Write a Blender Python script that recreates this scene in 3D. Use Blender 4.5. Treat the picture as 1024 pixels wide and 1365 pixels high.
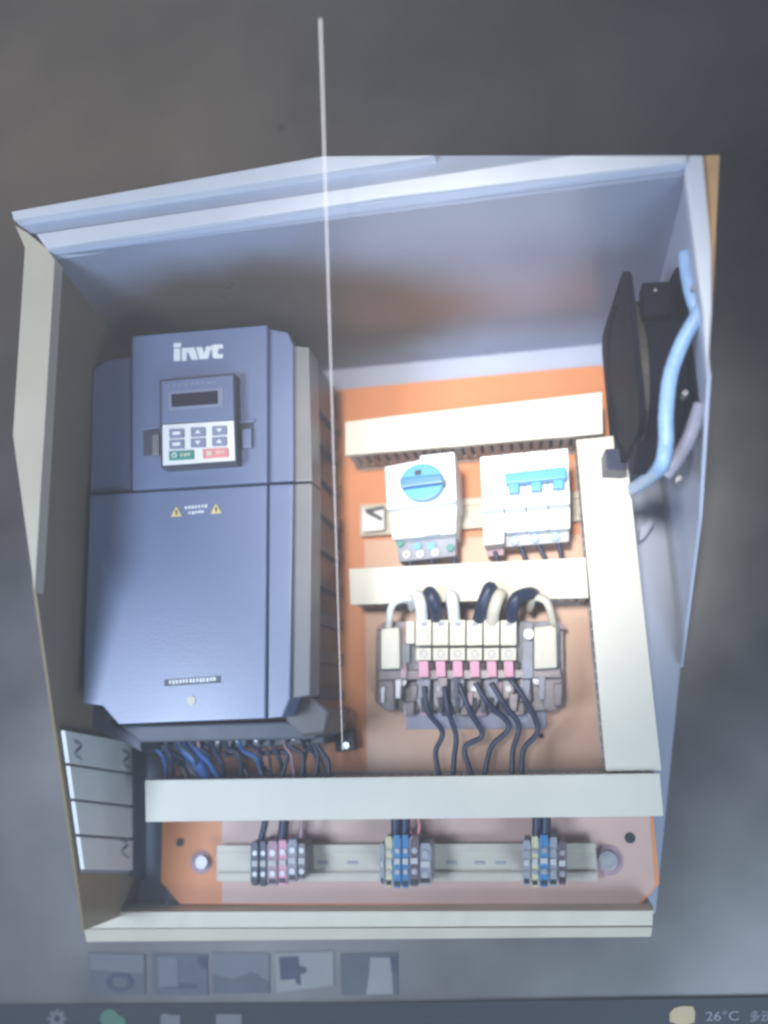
import bpy, bmesh, math, random
from mathutils import Vector, Matrix
random.seed(7)
for o in list(bpy.data.objects): bpy.data.objects.remove(o)
scene = bpy.context.scene
C = scene.collection

# ---------------------------------------------------------------- camera
YAW, PITCH, ROLL, FPX = -0.16953, 0.22003, -0.03110, 1152.0
CAM = Vector((0, -0.66, 0))
fw = Vector((math.sin(YAW)*math.cos(PITCH), math.cos(YAW)*math.cos(PITCH), math.sin(PITCH)))
r0 = fw.cross(Vector((0, 0, 1))).normalized(); u0 = r0.cross(fw)
RT = math.cos(ROLL)*r0 + math.sin(ROLL)*u0
UP = -math.sin(ROLL)*r0 + math.cos(ROLL)*u0
cd = bpy.data.cameras.new('camera'); cam = bpy.data.objects.new('camera', cd); C.objects.link(cam)
cam.matrix_world = Matrix(((RT.x, UP.x, -fw.x, CAM.x), (RT.y, UP.y, -fw.y, CAM.y), (RT.z, UP.z, -fw.z, CAM.z), (0, 0, 0, 1)))
cd.sensor_fit = 'HORIZONTAL'; cd.sensor_width = 36; cd.lens = 36*FPX/1024
cd.clip_start = 0.01; cd.clip_end = 50
cd.dof.use_dof = True; cd.dof.focus_distance = 0.575; cd.dof.aperture_fstop = 2.6
scene.camera = cam

# ---------------------------------------------------------------- light
w = bpy.data.worlds.new('World'); scene.world = w; w.use_nodes = True
w.node_tree.nodes['Background'].inputs[0].default_value = (0.92, 0.93, 1.0, 1)
w.node_tree.nodes['Background'].inputs[1].default_value = 0.06
def aim(o, tgt):
    o.rotation_euler = (Vector(tgt)-o.location).to_track_quat('-Z', 'Y').to_euler()
def area(name, loc, tgt, size, power, col):
    l = bpy.data.lights.new(name, 'AREA'); l.energy = power; l.color = col; l.shape = 'DISK'; l.size = size
    o = bpy.data.objects.new(name, l); C.objects.link(o); o.location = loc; aim(o, tgt); return o
def spot(name, loc, tgt, ang, power, col, rad, blend=1.0):
    l = bpy.data.lights.new(name, 'SPOT'); l.energy = power; l.color = col; l.spot_size = math.radians(ang)
    l.spot_blend = blend; l.shadow_soft_size = rad
    o = bpy.data.objects.new(name, l); C.objects.link(o); o.location = loc; aim(o, tgt); return o
spot('work_lamp', (-0.10, -1.25, 0.13), (-0.025, 0, 0.180), 19.5, 112, (1.0, 0.97, 0.93), 0.07)
area('cool_fill', (0.36, -0.72, -0.62), (0.24, 0, -0.38), 0.44, 8.0, (0.60, 0.79, 1.0))  # unseen cool fill added to brighten the lower right of the screen
area('drive_gloss_fill', (-0.54, -0.85, -0.10), (-0.22, 0, 0.0), 0.30, 8.0, (0.64, 0.78, 1.0))  # unseen lamp added for gloss on the lower half of the drive
area('warm_fill', (-0.75, -0.85, 0.95), (-0.1, 0, 0.2), 0.8, 1.9, (1.0, 0.76, 0.42))  # unseen warm fill added to tint the upper left of the screen
scene.view_settings.view_transform = 'Standard'; scene.view_settings.look = 'None'
scene.view_settings.exposure = 0.0; scene.view_settings.gamma = 1.0
scene.render.engine = 'CYCLES'
scene.cycles.filter_width = 2.8

# ---------------------------------------------------------------- helpers
def P(px, py, y):
    """point of the plane Y = y seen at photograph pixel px, py"""
    d = RT*(px-512) + UP*(682.5-py) + fw*FPX
    return CAM + d*((y-CAM.y)/d.y)
MATS = {}
def mat(name, rgb, rough=0.5, metal=0.0, var=0.10, scale=60, bump=0.0, emit=None, spec=None, trans=0.0):
    m = bpy.data.materials.new(name); m.use_nodes = True; nt = m.node_tree; b = nt.nodes['Principled BSDF']
    b.inputs['Roughness'].default_value = rough; b.inputs['Metallic'].default_value = metal
    if spec is not None: b.inputs['Specular IOR Level'].default_value = spec
    tc = nt.nodes.new('ShaderNodeTexCoord')
    n = nt.nodes.new('ShaderNodeTexNoise'); n.inputs['Scale'].default_value = scale; n.inputs['Detail'].default_value = 5
    nt.links.new(tc.outputs['Object'], n.inputs['Vector'])
    r = nt.nodes.new('ShaderNodeValToRGB')
    r.color_ramp.elements[0].position = 0.3; r.color_ramp.elements[1].position = 0.7
    r.color_ramp.elements[0].color = tuple(c*(1-var) for c in rgb)+(1,)
    r.color_ramp.elements[1].color = tuple(min(1, c*(1+var)) for c in rgb)+(1,)
    nt.links.new(n.outputs['Fac'], r.inputs['Fac']); nt.links.new(r.outputs['Color'], b.inputs['Base Color'])
    mr = nt.nodes.new('ShaderNodeMapRange'); mr.inputs['To Min'].default_value = max(0.02, rough-0.08); mr.inputs['To Max'].default_value = min(1, rough+0.08)
    nt.links.new(n.outputs['Fac'], mr.inputs['Value']); nt.links.new(mr.outputs['Result'], b.inputs['Roughness'])
    if bump:
        n2 = nt.nodes.new('ShaderNodeTexNoise'); n2.inputs['Scale'].default_value = 900
        nt.links.new(tc.outputs['Object'], n2.inputs['Vector'])
        bp = nt.nodes.new('ShaderNodeBump'); bp.inputs['Strength'].default_value = bump; bp.inputs['Distance'].default_value = 0.0004
        nt.links.new(n2.outputs['Fac'], bp.inputs['Height']); nt.links.new(bp.outputs['Normal'], b.inputs['Normal'])
    if emit:
        b.inputs['Emission Color'].default_value = emit[:3]+(1,); b.inputs['Emission Strength'].default_value = emit[3]
    if trans: b.inputs['Transmission Weight'].default_value = trans
    MATS[name] = m; return m
M = MATS
mat('screen', (0.165, 0.155, 0.150), 0.50, 0.9, 0.40, 7)
mat('taskbar', (0.022, 0.025, 0.034), 0.6, 0.2, 0.08, 20)
mat('paint', (0.46, 0.50, 0.62), 0.30, 0.0, 0.05, 14, 0.08)
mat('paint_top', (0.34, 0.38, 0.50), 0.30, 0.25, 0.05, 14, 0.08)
mat('paint_light', (0.66, 0.68, 0.74), 0.35, 0.0, 0.05, 20, 0.08)
mat('paint_warm', (0.56, 0.50, 0.38), 0.40, 0.0, 0.06, 20, 0.08)
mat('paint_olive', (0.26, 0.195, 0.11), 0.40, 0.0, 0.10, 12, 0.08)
mat('paint_groove', (0.36, 0.40, 0.50), 0.35, 0.0, 0.06, 20)
mat('orange', (0.74, 0.26, 0.085), 0.46, 0.0, 0.14, 9, 0.18)
mat('tan', (0.62, 0.36, 0.16), 0.6, 0.0, 0.15, 40)
mat('drive', (0.135, 0.17, 0.29), 0.36, 0.0, 0.08, 12, 0.18, None, 0.9)
mat('drive_dark', (0.045, 0.05, 0.07), 0.45, 0.0, 0.10, 30, 0.2)
mat('drive_strip', (0.19, 0.182, 0.185), 0.42, 0.0, 0.06, 30, 0.2)
mat('chassis', (0.07, 0.06, 0.06), 0.4, 0.2, 0.18, 40)
mat('black', (0.012, 0.012, 0.016), 0.45, 0.0, 0.2, 60)
mat('fan_black', (0.006, 0.0055, 0.012), 0.7, 0.0, 0.2, 60, 0, None, 0.08)
mat('fan_olive', (0.05, 0.043, 0.03), 0.45, 0.0, 0.15, 60)
mat('screen_black', (0.012, 0.013, 0.03), 0.25, 0.0, 0.1, 60)
mat('white', (0.80, 0.80, 0.78), 0.42, 0.0, 0.03, 50)
mat('duct', (0.72, 0.67, 0.56), 0.5, 0.0, 0.07, 12, 0.08)
mat('duct_finger', (0.50, 0.48, 0.46), 0.5, 0.0, 0.05, 60)
mat('cream', (0.66, 0.60, 0.47), 0.45, 0.0, 0.05, 60)
mat('rail', (0.54, 0.49, 0.39), 0.45, 0.10, 0.06, 60)
mat('steel', (0.62, 0.63, 0.66), 0.25, 0.9, 0.10, 90)
mat('blue', (0.07, 0.36, 0.66), 0.35, 0.0, 0.06, 60)
mat('blue_deep', (0.05, 0.20, 0.40), 0.35, 0.0, 0.06, 60)
mat('cable_navy', (0.018, 0.026, 0.06), 0.4, 0.0, 0.15, 90)
mat('cable_blue', (0.04, 0.12, 0.34), 0.4, 0.0, 0.12, 90)
mat('sleeve_blue', (0.30, 0.48, 0.74), 0.35, 0.0, 0.10, 120)
mat('sleeve_grey', (0.30, 0.30, 0.38), 0.4, 0.0, 0.10, 120)
mat('pink', (0.74, 0.33, 0.43), 0.5, 0.0, 0.06, 60)
mat('mauve', (0.42, 0.26, 0.30), 0.5, 0.0, 0.12, 90)
mat('grey', (0.30, 0.30, 0.34), 0.5, 0.0, 0.12, 90)
mat('smoke', (0.13, 0.095, 0.105), 0.3, 0.0, 0.25, 90)
mat('green', (0.05, 0.26, 0.20), 0.5, 0.0, 0.06, 60)
mat('red', (0.75, 0.25, 0.25), 0.5, 0.0, 0.06, 60)
mat('key', (0.22, 0.24, 0.34), 0.5, 0.0, 0.06, 60)
mat('yellow', (0.72, 0.58, 0.22), 0.5, 0.0, 0.06, 60)
mat('yellow_pale', (0.62, 0.55, 0.34), 0.5, 0.0, 0.06, 60)
mat('line_light', (0.02, 0.02, 0.02), 0.9, 0.0, 0.02, 60, 0, (0.74, 0.74, 0.82, 1.6), 0.0)
mat('plate_glare', (0.62, 0.40, 0.33), 0.42, 0.0, 0.10, 14, 0.1)  # orange plate colour washed out by glare, for the bottom sheet
mat('plate_glare_pale', (0.72, 0.43, 0.28), 0.40, 0.0, 0.10, 14, 0.1)  # orange plate colour washed out by glare, for the centre sheet
mat('navy_dull', (0.05, 0.055, 0.08), 0.5, 0.0, 0.15, 60)
mat('screw_dull', (0.34, 0.33, 0.34), 0.4, 0.5, 0.2, 90)
mat('thumb_grey', (0.10, 0.105, 0.12), 0.5, 0.5, 0.15, 40)
mat('thumb_pale', (0.15, 0.15, 0.165), 0.5, 0.3, 0.10, 40)
mat('thumb_cream', (0.27, 0.26, 0.25), 0.55, 0.2, 0.08, 40)
mat('thumb_dark', (0.05, 0.055, 0.09), 0.5, 0.2, 0.15, 40)
mat('icon_pale', (0.16, 0.16, 0.17), 0.5, 0.2, 0.08, 40)
mat('icon_green', (0.06, 0.17, 0.11), 0.5, 0.2, 0.08, 40)
mat('icon_yellow', (0.48, 0.36, 0.20), 0.5, 0.1, 0.08, 40)
mat('icon_text', (0.24, 0.24, 0.27), 0.5, 0.1, 0.08, 40)

WL = {}
def link(o, parent, center):
    C.objects.link(o)
    WL[o] = Vector(center)
    if parent is not None:
        o.parent = parent; o.location = Vector(center)-WL[parent]
    else: o.location = center
    return o
def thing(name, label, cat, loc, group=None, kind=None):
    o = bpy.data.objects.new(name, None); o.empty_display_size = 0.01
    o['label'] = label; o['category'] = cat
    if group: o['group'] = group
    return link(o, None, loc)
def tag(o, label, cat, group=None):
    o['label'] = label; o['category'] = cat
    if group: o['group'] = group
    return o
def finish(name, bm, m, parent, smooth=False):
    bmesh.ops.recalc_face_normals(bm, faces=bm.faces)
    lo = Vector((min(v.co[i] for v in bm.verts) for i in range(3))); hi = Vector((max(v.co[i] for v in bm.verts) for i in range(3)))
    c = (lo+hi)/2
    for v in bm.verts: v.co -= c
    me = bpy.data.meshes.new(name); bm.to_mesh(me); bm.free()
    me.materials.append(M[m] if isinstance(m, str) else m)
    if smooth:
        for p in me.polygons: p.use_smooth = True
    return link(bpy.data.objects.new(name, me), parent, c)
def dup(o, parent, center, m=None):
    n = o.copy()
    return link(n, parent, center)
def extrude(bm, front, back, bevel=0.0, seg=2):
    f = [bm.verts.new(v) for v in front]; b = [bm.verts.new(v) for v in back]; n = len(f)
    bm.faces.new(f); bm.faces.new(b[::-1])
    for i in range(n): bm.faces.new((f[i], b[i], b[(i+1) % n], f[(i+1) % n]))
    if bevel:
        bmesh.ops.recalc_face_normals(bm, faces=bm.faces)
        bmesh.ops.bevel(bm, geom=list(bm.edges), offset=bevel, segments=seg, profile=0.7, affect='EDGES', clamp_overlap=True)
def prism(name, pts, yf, yb, m, parent=None, bevel=0.0006, seg=2):
    """polygon outlined on the plane Y = yf, extruded straight back to Y = yb"""
    bm = bmesh.new(); f = [P(x, y, yf) for x, y in pts]
    extrude(bm, f, [Vector((v.x, yb, v.z)) for v in f], bevel, seg)
    return finish(name, bm, m, parent)
def wprism(name, front, back, m, parent=None, bevel=0.0):
    bm = bmesh.new(); extrude(bm, front, back, bevel); return finish(name, bm, m, parent)
def box(name, x0, x1, y0, y1, z0, z1, m, parent=None, bevel=0.0006):
    f = [Vector(p) for p in ((x0, y0, z0), (x1, y0, z0), (x1, y0, z1), (x0, y0, z1))]
    return wprism(name, f, [Vector((v.x, y1, v.z)) for v in f], m, parent, bevel)
def disc(name, px, py, rpx, yf, yb, m, parent=None, n=24, ry=None, bevel=0.0004):
    c = P(px, py, yf); s = (yf-CAM.y)/FPX; ry = ry or rpx
    f = [c+Vector((math.cos(a)*rpx*s, 0, math.sin(a)*ry*s)) for a in (2*math.pi*i/n for i in range(n))]
    bm = bmesh.new(); extrude(bm, f, [Vector((v.x, yb, v.z)) for v in f], bevel); return finish(name, bm, m, parent)
def ring(name, px, py, ro, ri, yf, yb, m, parent=None, n=28, sx=1.0, sy=1.0):
    c = P(px, py, yf); s = (yf-CAM.y)/FPX; bm = bmesh.new(); L = []
    for r, y in ((ro, yb), (ro, yf), (ri, yf), (ri, yb)):
        L.append([bm.verts.new((c.x+math.cos(2*math.pi*i/n)*r*s*sx, y, c.z+math.sin(2*math.pi*i/n)*r*s*sy)) for i in range(n)])
    for k in range(4):
        for i in range(n):
            bm.faces.new((L[k][i], L[k][(i+1) % n], L[(k+1) % 4][(i+1) % n], L[(k+1) % 4][i]))
    return finish(name, bm, m, parent)
def tube(name, pts, r, m, parent=None, n=10, sub=8, ribs=0):
    pts = [Vector(p) for p in pts]; path = []
    for i in range(len(pts)-1):
        p0 = pts[max(i-1, 0)]; p1 = pts[i]; p2 = pts[i+1]; p3 = pts[min(i+2, len(pts)-1)]
        for k in range(sub):
            t = k/sub
            path.append(0.5*((2*p1)+(p2-p0)*t+(2*p0-5*p1+4*p2-p3)*t*t+(3*p1-p0-3*p2+p3)*t**3))
    path.append(pts[-1]); bm = bmesh.new(); R = []; ref = Vector((0.13, 0.97, 0.2))
    for i, p in enumerate(path):
        t = (path[min(i+1, len(path)-1)]-path[max(i-1, 0)]).normalized()
        a = (ref-t*ref.dot(t)).normalized(); b = t.cross(a); ref = a
        rr = r[0]+(r[1]-r[0])*i/(len(path)-1) if isinstance(r, tuple) else r
        if ribs and i % ribs == 0: rr *= 1.04
        R.append([bm.verts.new(p+(a*math.cos(2*math.pi*j/n)+b*math.sin(2*math.pi*j/n))*rr) for j in range(n)])
    for i in range(len(R)-1):
        for j in range(n): bm.faces.new((R[i][j], R[i][(j+1) % n], R[i+1][(j+1) % n], R[i+1][j]))
    bm.faces.new(R[0]); bm.faces.new(R[-1][::-1])
    return finish(name, bm, m, parent, True)
def ptube(name, pp, y, r, m, parent=None, **k):
    """pp: (px, py) or (px, py, y) stations"""
    return tube(name, [P(q[0], q[1], q[2] if len(q) > 2 else y) for q in pp], r, m, parent, **k)
def text(name, s, quad, yf, m, parent, depth=0.0002, offset=0.0):
    """lettering fitted between the left-bottom, right-bottom and left-top pixels of quad"""
    cu = bpy.data.curves.new(name, 'FONT'); cu.body = s; cu.size = 1; cu.offset = offset
    t = bpy.data.objects.new(name, cu); C.objects.link(t)
    bpy.context.view_layer.update()
    me = bpy.data.meshes.new_from_object(t.evaluated_get(bpy.context.evaluated_depsgraph_get()))
    bpy.data.objects.remove(t)
    bm = bmesh.new(); bm.from_mesh(me)
    xs = [v.co.x for v in bm.verts]; ys = [v.co.y for v in bm.verts]
    o, a, b = P(*quad[0], yf), P(*quad[1], yf), P(*quad[2], yf)
    for v in bm.verts:
        u = (v.co.x-min(xs))/(max(xs)-min(xs)); k = (v.co.y-min(ys))/(max(ys)-min(ys))
        v.co = o+(a-o)*u+(b-o)*k
    ex = bmesh.ops.extrude_face_region(bm, geom=list(bm.faces))
    for g in ex['geom']:
        if isinstance(g, bmesh.types.BMVert): g.co.y -= depth
    return finish(name, bm, m, parent)
def lerp(a, b, t): return tuple(p+(q-p)*t for p, q in zip(a, b))

# ================================================================ setting: the dark screen surface behind everything
YS = 0.036
s = box('screen_background', -2.2, 2.2, YS, YS+0.01, -1.8, 2.2, 'screen', None, 0); s['kind'] = 'structure'

# ================================================================ cabinet
YB, YF = 0.020, -0.185
base = P(520, 1230, 0)
cab = thing('electrical_cabinet', 'open pale grey metal control cabinet holding drive, ducts and breakers', 'cabinet', base)
ZCB = P(625, 476, YB).z; ZCF = P(490, 287, YF).z
XLB = P(188, 1100, YB).x; XLF = P(56, 560, YF).x
XRB = P(884, 680, YB).x; XRF = P(927, 330, YF).x
ZBOT = P(520, 1215, YB).z
def on_wall(px, py, xb, xf):
    """where the sight line of a pixel meets a side wall"""
    d = RT*(px-512)+UP*(682.5-py)+fw*FPX
    k = (xf-xb)/(YF-YB)          # x = xb + k (y-YB)
    t = (xb+k*(CAM.y-YB)-CAM.x)/(d.x-k*d.y)
    return CAM+d*t
# back panel
bl = P(130, 1218, YB); br = P(874, 1218, YB)
bp = [Vector((XLB, YB, ZCB)), Vector((XRB, YB, ZCB)), P(907, 890, YB), br, Vector((XLB, YB, ZBOT))]
wprism('back_panel', bp, [v+Vector((0, 0.003, 0)) for v in bp], 'paint', cab)
# ceiling
def reflection_patch(mname, center, radii, rgb, amount):
    """brown reflection painted into the base colour as a ragged patch, in the object's own space"""
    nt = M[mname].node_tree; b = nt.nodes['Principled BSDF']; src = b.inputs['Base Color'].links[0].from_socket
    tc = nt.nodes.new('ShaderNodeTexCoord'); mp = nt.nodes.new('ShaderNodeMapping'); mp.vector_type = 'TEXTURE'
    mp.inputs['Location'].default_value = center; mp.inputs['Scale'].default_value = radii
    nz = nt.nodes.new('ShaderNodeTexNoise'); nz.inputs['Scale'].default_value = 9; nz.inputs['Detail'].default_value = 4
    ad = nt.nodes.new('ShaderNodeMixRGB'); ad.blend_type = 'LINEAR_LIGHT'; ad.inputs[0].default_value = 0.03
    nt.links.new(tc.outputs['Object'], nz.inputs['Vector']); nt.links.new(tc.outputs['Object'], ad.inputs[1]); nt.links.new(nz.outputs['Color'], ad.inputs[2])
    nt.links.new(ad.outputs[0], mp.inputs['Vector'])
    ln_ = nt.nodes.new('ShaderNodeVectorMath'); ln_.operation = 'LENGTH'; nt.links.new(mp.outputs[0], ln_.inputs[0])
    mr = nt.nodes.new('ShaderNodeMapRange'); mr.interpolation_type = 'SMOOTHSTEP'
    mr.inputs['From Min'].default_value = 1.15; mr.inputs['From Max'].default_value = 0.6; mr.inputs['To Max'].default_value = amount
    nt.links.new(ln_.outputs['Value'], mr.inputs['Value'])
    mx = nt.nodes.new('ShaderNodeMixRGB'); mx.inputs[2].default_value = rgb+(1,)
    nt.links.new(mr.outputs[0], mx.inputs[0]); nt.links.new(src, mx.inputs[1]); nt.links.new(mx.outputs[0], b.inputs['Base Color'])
reflection_patch('paint_top', (-0.085, 0.018, 0), (0.185, 0.10, 0.2), (0.125, 0.085, 0.05), 0.92)  # reflection of plate and drive painted into the ceiling colour
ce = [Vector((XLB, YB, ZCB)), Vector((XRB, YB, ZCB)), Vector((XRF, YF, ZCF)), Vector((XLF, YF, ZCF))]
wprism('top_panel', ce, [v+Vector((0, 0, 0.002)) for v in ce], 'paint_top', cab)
# left wall
lw = [Vector((XLB, YB, ZCB)), Vector((XLF, YF, ZCF)), on_wall(47, 780, XLB, XLF), on_wall(78, 1000, XLB, XLF), on_wall(113, 1240, XLB, XLF), Vector((XLB, YB, ZBOT))]
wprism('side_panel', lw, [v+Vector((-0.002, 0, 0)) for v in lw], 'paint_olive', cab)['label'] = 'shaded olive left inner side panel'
# right wall
rw = [Vector((XRB, YB, ZCB)), Vector((XRF, YF, ZCF)), on_wall(943, 500, XRB, XRF), on_wall(932, 690, XRB, XRF), on_wall(907, 890, XRB, XRF)]
wprism('side_panel', rw, [v+Vector((0.002, 0, 0)) for v in rw], 'paint', cab)
# front flanges
prism('top_rail', [(15, 282), (430, 208), (580, 207), (18, 293)], YF-0.008, YF+0.01, 'paint_light', cab)
prism('top_groove', [(18, 292), (580, 207), (765, 207), (60, 309), (38, 311)], YF-0.001, YF+0.01, 'paint_groove', cab)
prism('top_rail', [(48, 312), (762, 207), (915, 207), (915, 215), (512, 263), (62, 331)], YF-0.007, YF+0.01, 'paint_light', cab)
f = [P(x, y, YF-0.006) for x, y in ((62, 331), (512, 263), (915, 215))]; g = [P(x, y, YF+0.004) for x, y in ((915, 233), (512, 283), (73, 346))]
wprism('top_lip', f+g, [v+Vector((0, 0.003, 0.002)) for v in f+g], 'paint', cab)
prism('front_flange', [(20, 300), (38, 311), (62, 331), (73, 346), (46, 790), (17, 580), (33, 330)], YF-0.004, YF+0.006, 'paint_warm', cab)
prism('front_flange', [(915, 207), (937, 207), (948, 330), (949, 410), (943, 500), (938, 420), (926, 330), (914, 233)], YF-0.004, YF+0.004, 'paint_light', cab)
prism('background_strip', [(937, 207), (960, 206), (955, 300), (951, 400), (948, 330)], YF-0.001, YF+0.006, 'tan', cab)['label'] = 'narrow tan strip of background beyond the cabinet edge'  # tan background beyond the cabinet, added as a strip at its edge
# bottom lip: floor and two stepped folds
prism('floor_panel', [(112, 1213), (872, 1212), (872, 1217), (113, 1217)], -0.012, YB+0.001, 'paint_warm', cab, 0)
prism('bottom_lip', [(110, 1216), (871, 1214), (870, 1234), (113, 1238)], -0.020, 0.004, 'cream', cab)
prism('bottom_lip', [(112, 1239), (870, 1236), (868, 1249), (115, 1256)], -0.014, 0.004, 'paint_warm', cab)
# small screws in the right wall
for x, y, yy in ((922, 322, -0.165), (926, 382, -0.17), (914, 523, -0.15), (906, 637, -0.145)):
    disc('screw', x, y, 4.0, yy-0.003, yy+0.006, 'screw_dull', cab, 12)

# ================================================================ mounting plate
pz1 = P(625, 503, 0).z; pz0 = P(550, 1208, 0).z; px0 = P(215, 1150, 0).x; px1 = P(877, 1150, 0).x
plate = thing('mounting_plate', 'orange painted mounting plate with chamfered corners inside the cabinet', 'panel', (0.5*(px0+px1), 0, pz0))
ch = 0.016; out = [(px0+ch, pz0), (px1-ch, pz0), (px1, pz0+ch)]
for k in range(5):
    a = math.radians(90*k/4); out.append((px1-0.012+0.012*math.cos(a), pz1-0.012+0.012*math.sin(a)))
for k in range(5):
    a = math.radians(90+90*k/4); out.append((px0+0.012+0.012*math.cos(a), pz1-0.012+0.012*math.sin(a)))
out.append((px0, pz0+ch))
fr = [Vector((x, 0, z)) for x, z in out]
wprism('sheet', fr, [v+Vector((0, 0.004, 0)) for v in fr], 'orange', plate, 0.0005)
prism('plate_glare', [(296, 1085), (866, 1078), (873, 1180), (850, 1206), (296, 1204)], -0.0003, 0.0002, 'plate_glare', plate, 0)['label'] = 'pinkish glare painted over the bottom of the plate'  # thin sheet that paints washed-out glare onto the plate bottom
prism('plate_glare', [(486, 720), (790, 712), (812, 1060), (490, 1064)], -0.0003, 0.0002, 'plate_glare_pale', plate, 0)['label'] = 'pale peach glare painted over the plate centre'  # thin sheet that paints washed-out glare onto the plate centre
for x, y, r in ((268, 1150, 9), (811, 1147, 11)):
    ring('washer', x, y, r*1.6, r*0.7, -0.0012, 0.0004, 'mauve', plate)
    disc('bolt', x, y, r, -0.006, 0.0, 'screw_dull', plate, 16)
for x, y, r in ((240, 1123, 5.5), (840, 1117, 6.5), (223, 1203, 4.5), (722, 981, 3.2)):
    disc('hole', x, y, r, -0.0006, 0.0005, 'black', plate, 16, bevel=0)
for k, (x, y) in enumerate(((222, 1080), (866, 1080))):
    ring('standoff', x, y, 5, 2, 0.005, YB, 'steel', plate)

# ================================================================ cable ducts
def duct(label, quad, yf, vertical=False, pitch=13.6, sides=(0, 1)):
    """quad: front cover corners (TL, TR, BR, BL) in photograph pixels on the plane yf"""
    W = [P(x, y, yf) for x, y in quad]; c = sum(W, Vector())/4
    d = thing('cable_duct', label, 'cable duct', (c.x, 0, c.z), 'slotted cable ducts')
    prism('cover', quad, yf, yf+0.006, 'duct', d, 0.0008)
    # thin base channel against the plate
    bq = [Vector((v.x, -0.0045, v.z)).lerp(Vector((c.x, -0.0045, c.z)), 0.02) for v in W]
    wprism('base', bq, [Vector((v.x, -0.0012, v.z)) for v in bq], 'duct_finger', d)
    pairs = ((W[0], W[1]), (W[3], W[2])) if not vertical else ((W[0], W[3]), (W[1], W[2]))
    first = None; s = (yf-CAM.y)/FPX
    for si in sides:
        a, b = pairs[si]; L = (b-a).length; n = int(L/(pitch*s)); u = (b-a)/L
        inn = (c-(a+b)/2); inn -= u*inn.dot(u); inn.normalize()
        for k in range(n):
            p = a+u*((k+0.5)*L/n)+inn*0.0022
            if first is None or si != sides[0] and k == 0:
                bm = bmesh.new(); hw = 0.33*L/n; ht = 0.0011
                f = [p+u*sx*hw+inn*sz*ht for sx, sz in ((-1, -1), (1, -1), (1, 1), (-1, 1))]
                extrude(bm, [Vector((v.x, yf+0.0062, v.z)) for v in f], [Vector((v.x, -0.0046, v.z)) for v in f])
                first = finish('finger', bm, 'duct_finger', d)
            else:
                q = WL[first].copy(); dup(first, d, (p.x, q.y, p.z))
        wa, wb = a+inn*0.0022, b+inn*0.0022   # solid foot of the slotted side
        f = [wa-inn*0.0011, wb-inn*0.0011, wb+inn*0.0011, wa+inn*0.0011]
        wprism('side_rail', [Vector((v.x, -0.016, v.z)) for v in f], [Vector((v.x, -0.0047, v.z)) for v in f], 'duct_finger', d)
    return d
duct('white slotted cable duct along the top of the orange plate', [(460, 562), (803, 522), (804, 578), (460, 607)], -0.050)
duct('white slotted cable duct between the breakers and the terminal assembly', [(465, 758), (781, 743), (785, 797), (467, 806)], -0.050)
duct('tall vertical pale cable duct on the right below the black fan', [(768, 586), (833, 579), (882, 1027), (808, 1028)], -0.052, True)
duct('long beige horizontal cable duct across the bottom below the drive', [(193, 1040), (880, 1031), (885, 1088), (194, 1096)], -0.056)

# ================================================================ variable frequency drive
YD = -0.120
drv = thing('motor_drive', 'large blue grey motor drive with keypad on the left of the cabinet', 'motor drive', P(265, 990, 0))
dx0 = P(128, 700, -0.105).x; dx1 = P(411, 700, -0.105).x; dz0 = P(270, 965, -0.105).z; dz1 = P(270, 462, -0.105).z
box('chassis', dx0+0.004, dx1-0.002, -0.092, -0.006, dz0+0.004, dz1-0.004, 'chassis', drv, 0.002)
for k in range(9):                                    # cooling ribs on the right flank of the chassis
    z = dz0+0.012+k*(dz1-dz0-0.03)/9
    box('rib', dx1-0.0022, dx1+0.0015, -0.085, -0.012, z, z+0.009, 'chassis' if k % 2 else 'drive_dark', drv, 0.0005)
prism('shoulder', [(124, 492), (141, 480), (175, 476), (175, 653), (120, 657)], -0.114, -0.09, 'drive', drv, 0.0015, 3)
prism('upper_cover', [(176, 448), (356, 433), (356, 643), (176, 653.5)], YD-0.002, -0.09, 'drive', drv, 0.0014, 3)
prism('lower_cover', [(120, 660), (356, 646.5), (354, 958), (158, 966), (136, 941), (110, 938)], YD, -0.088, 'drive', drv, 0.0014, 3)
prism('right_cover', [(359, 438), (384, 443), (391, 461), (391.5, 641), (359, 643)], -0.117, -0.09, 'drive', drv, 0.0014, 3)
prism('right_cover', [(358.5, 646), (391.5, 645), (387, 931), (377, 956), (356.5, 958)], -0.117, -0.09, 'drive', drv, 0.0014, 3)
prism('side_strip', [(392.5, 461), (412, 463), (416, 641), (392.5, 642)], -0.1135, -0.088, 'drive_strip', drv, 0.001)
prism('side_strip', [(392.5, 645), (416, 644), (413, 927), (388.5, 931)], -0.1135, -0.088, 'drive_strip', drv, 0.001)
# lettering
L = lambda pts: [(200+x/8.533, 440+y/8.533) for x, y in pts]
YL = YD-0.0024
for pts in ([(270, 212), (345, 206), (345, 345), (270, 350)], [(268, 150), (352, 142), (352, 192), (268, 198)],
            [(362, 206), (505, 196), (548, 332), (472, 336), (432, 250), (418, 250), (416, 345), (362, 348)],
            [(522, 196), (590, 190), (615, 262), (640, 186), (704, 182), (660, 325), (562, 330)],
            [(692, 184), (716, 166), (826, 160), (832, 206), (776, 209), (772, 274), (832, 271), (826, 318), (732, 322), (710, 300), (706, 222), (692, 222)]):
    prism('logo_letter', L(pts), YL, YD-0.001, 'white', drv, 0)
for x, y in ((235, 683), (288, 679)):
    tri = prism('warning_triangle', [(x-7.5, y+6), (x+7.5, y+5), (x, y-8)], YD-0.0004, YD+0.001, 'yellow', drv, 0)
    prism('mark', [(x-1, y-3), (x+1, y-3), (x+0.7, y+3), (x-0.7, y+3)], YD-0.0007, YD-0.0002, 'black', tri, 0)
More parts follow.
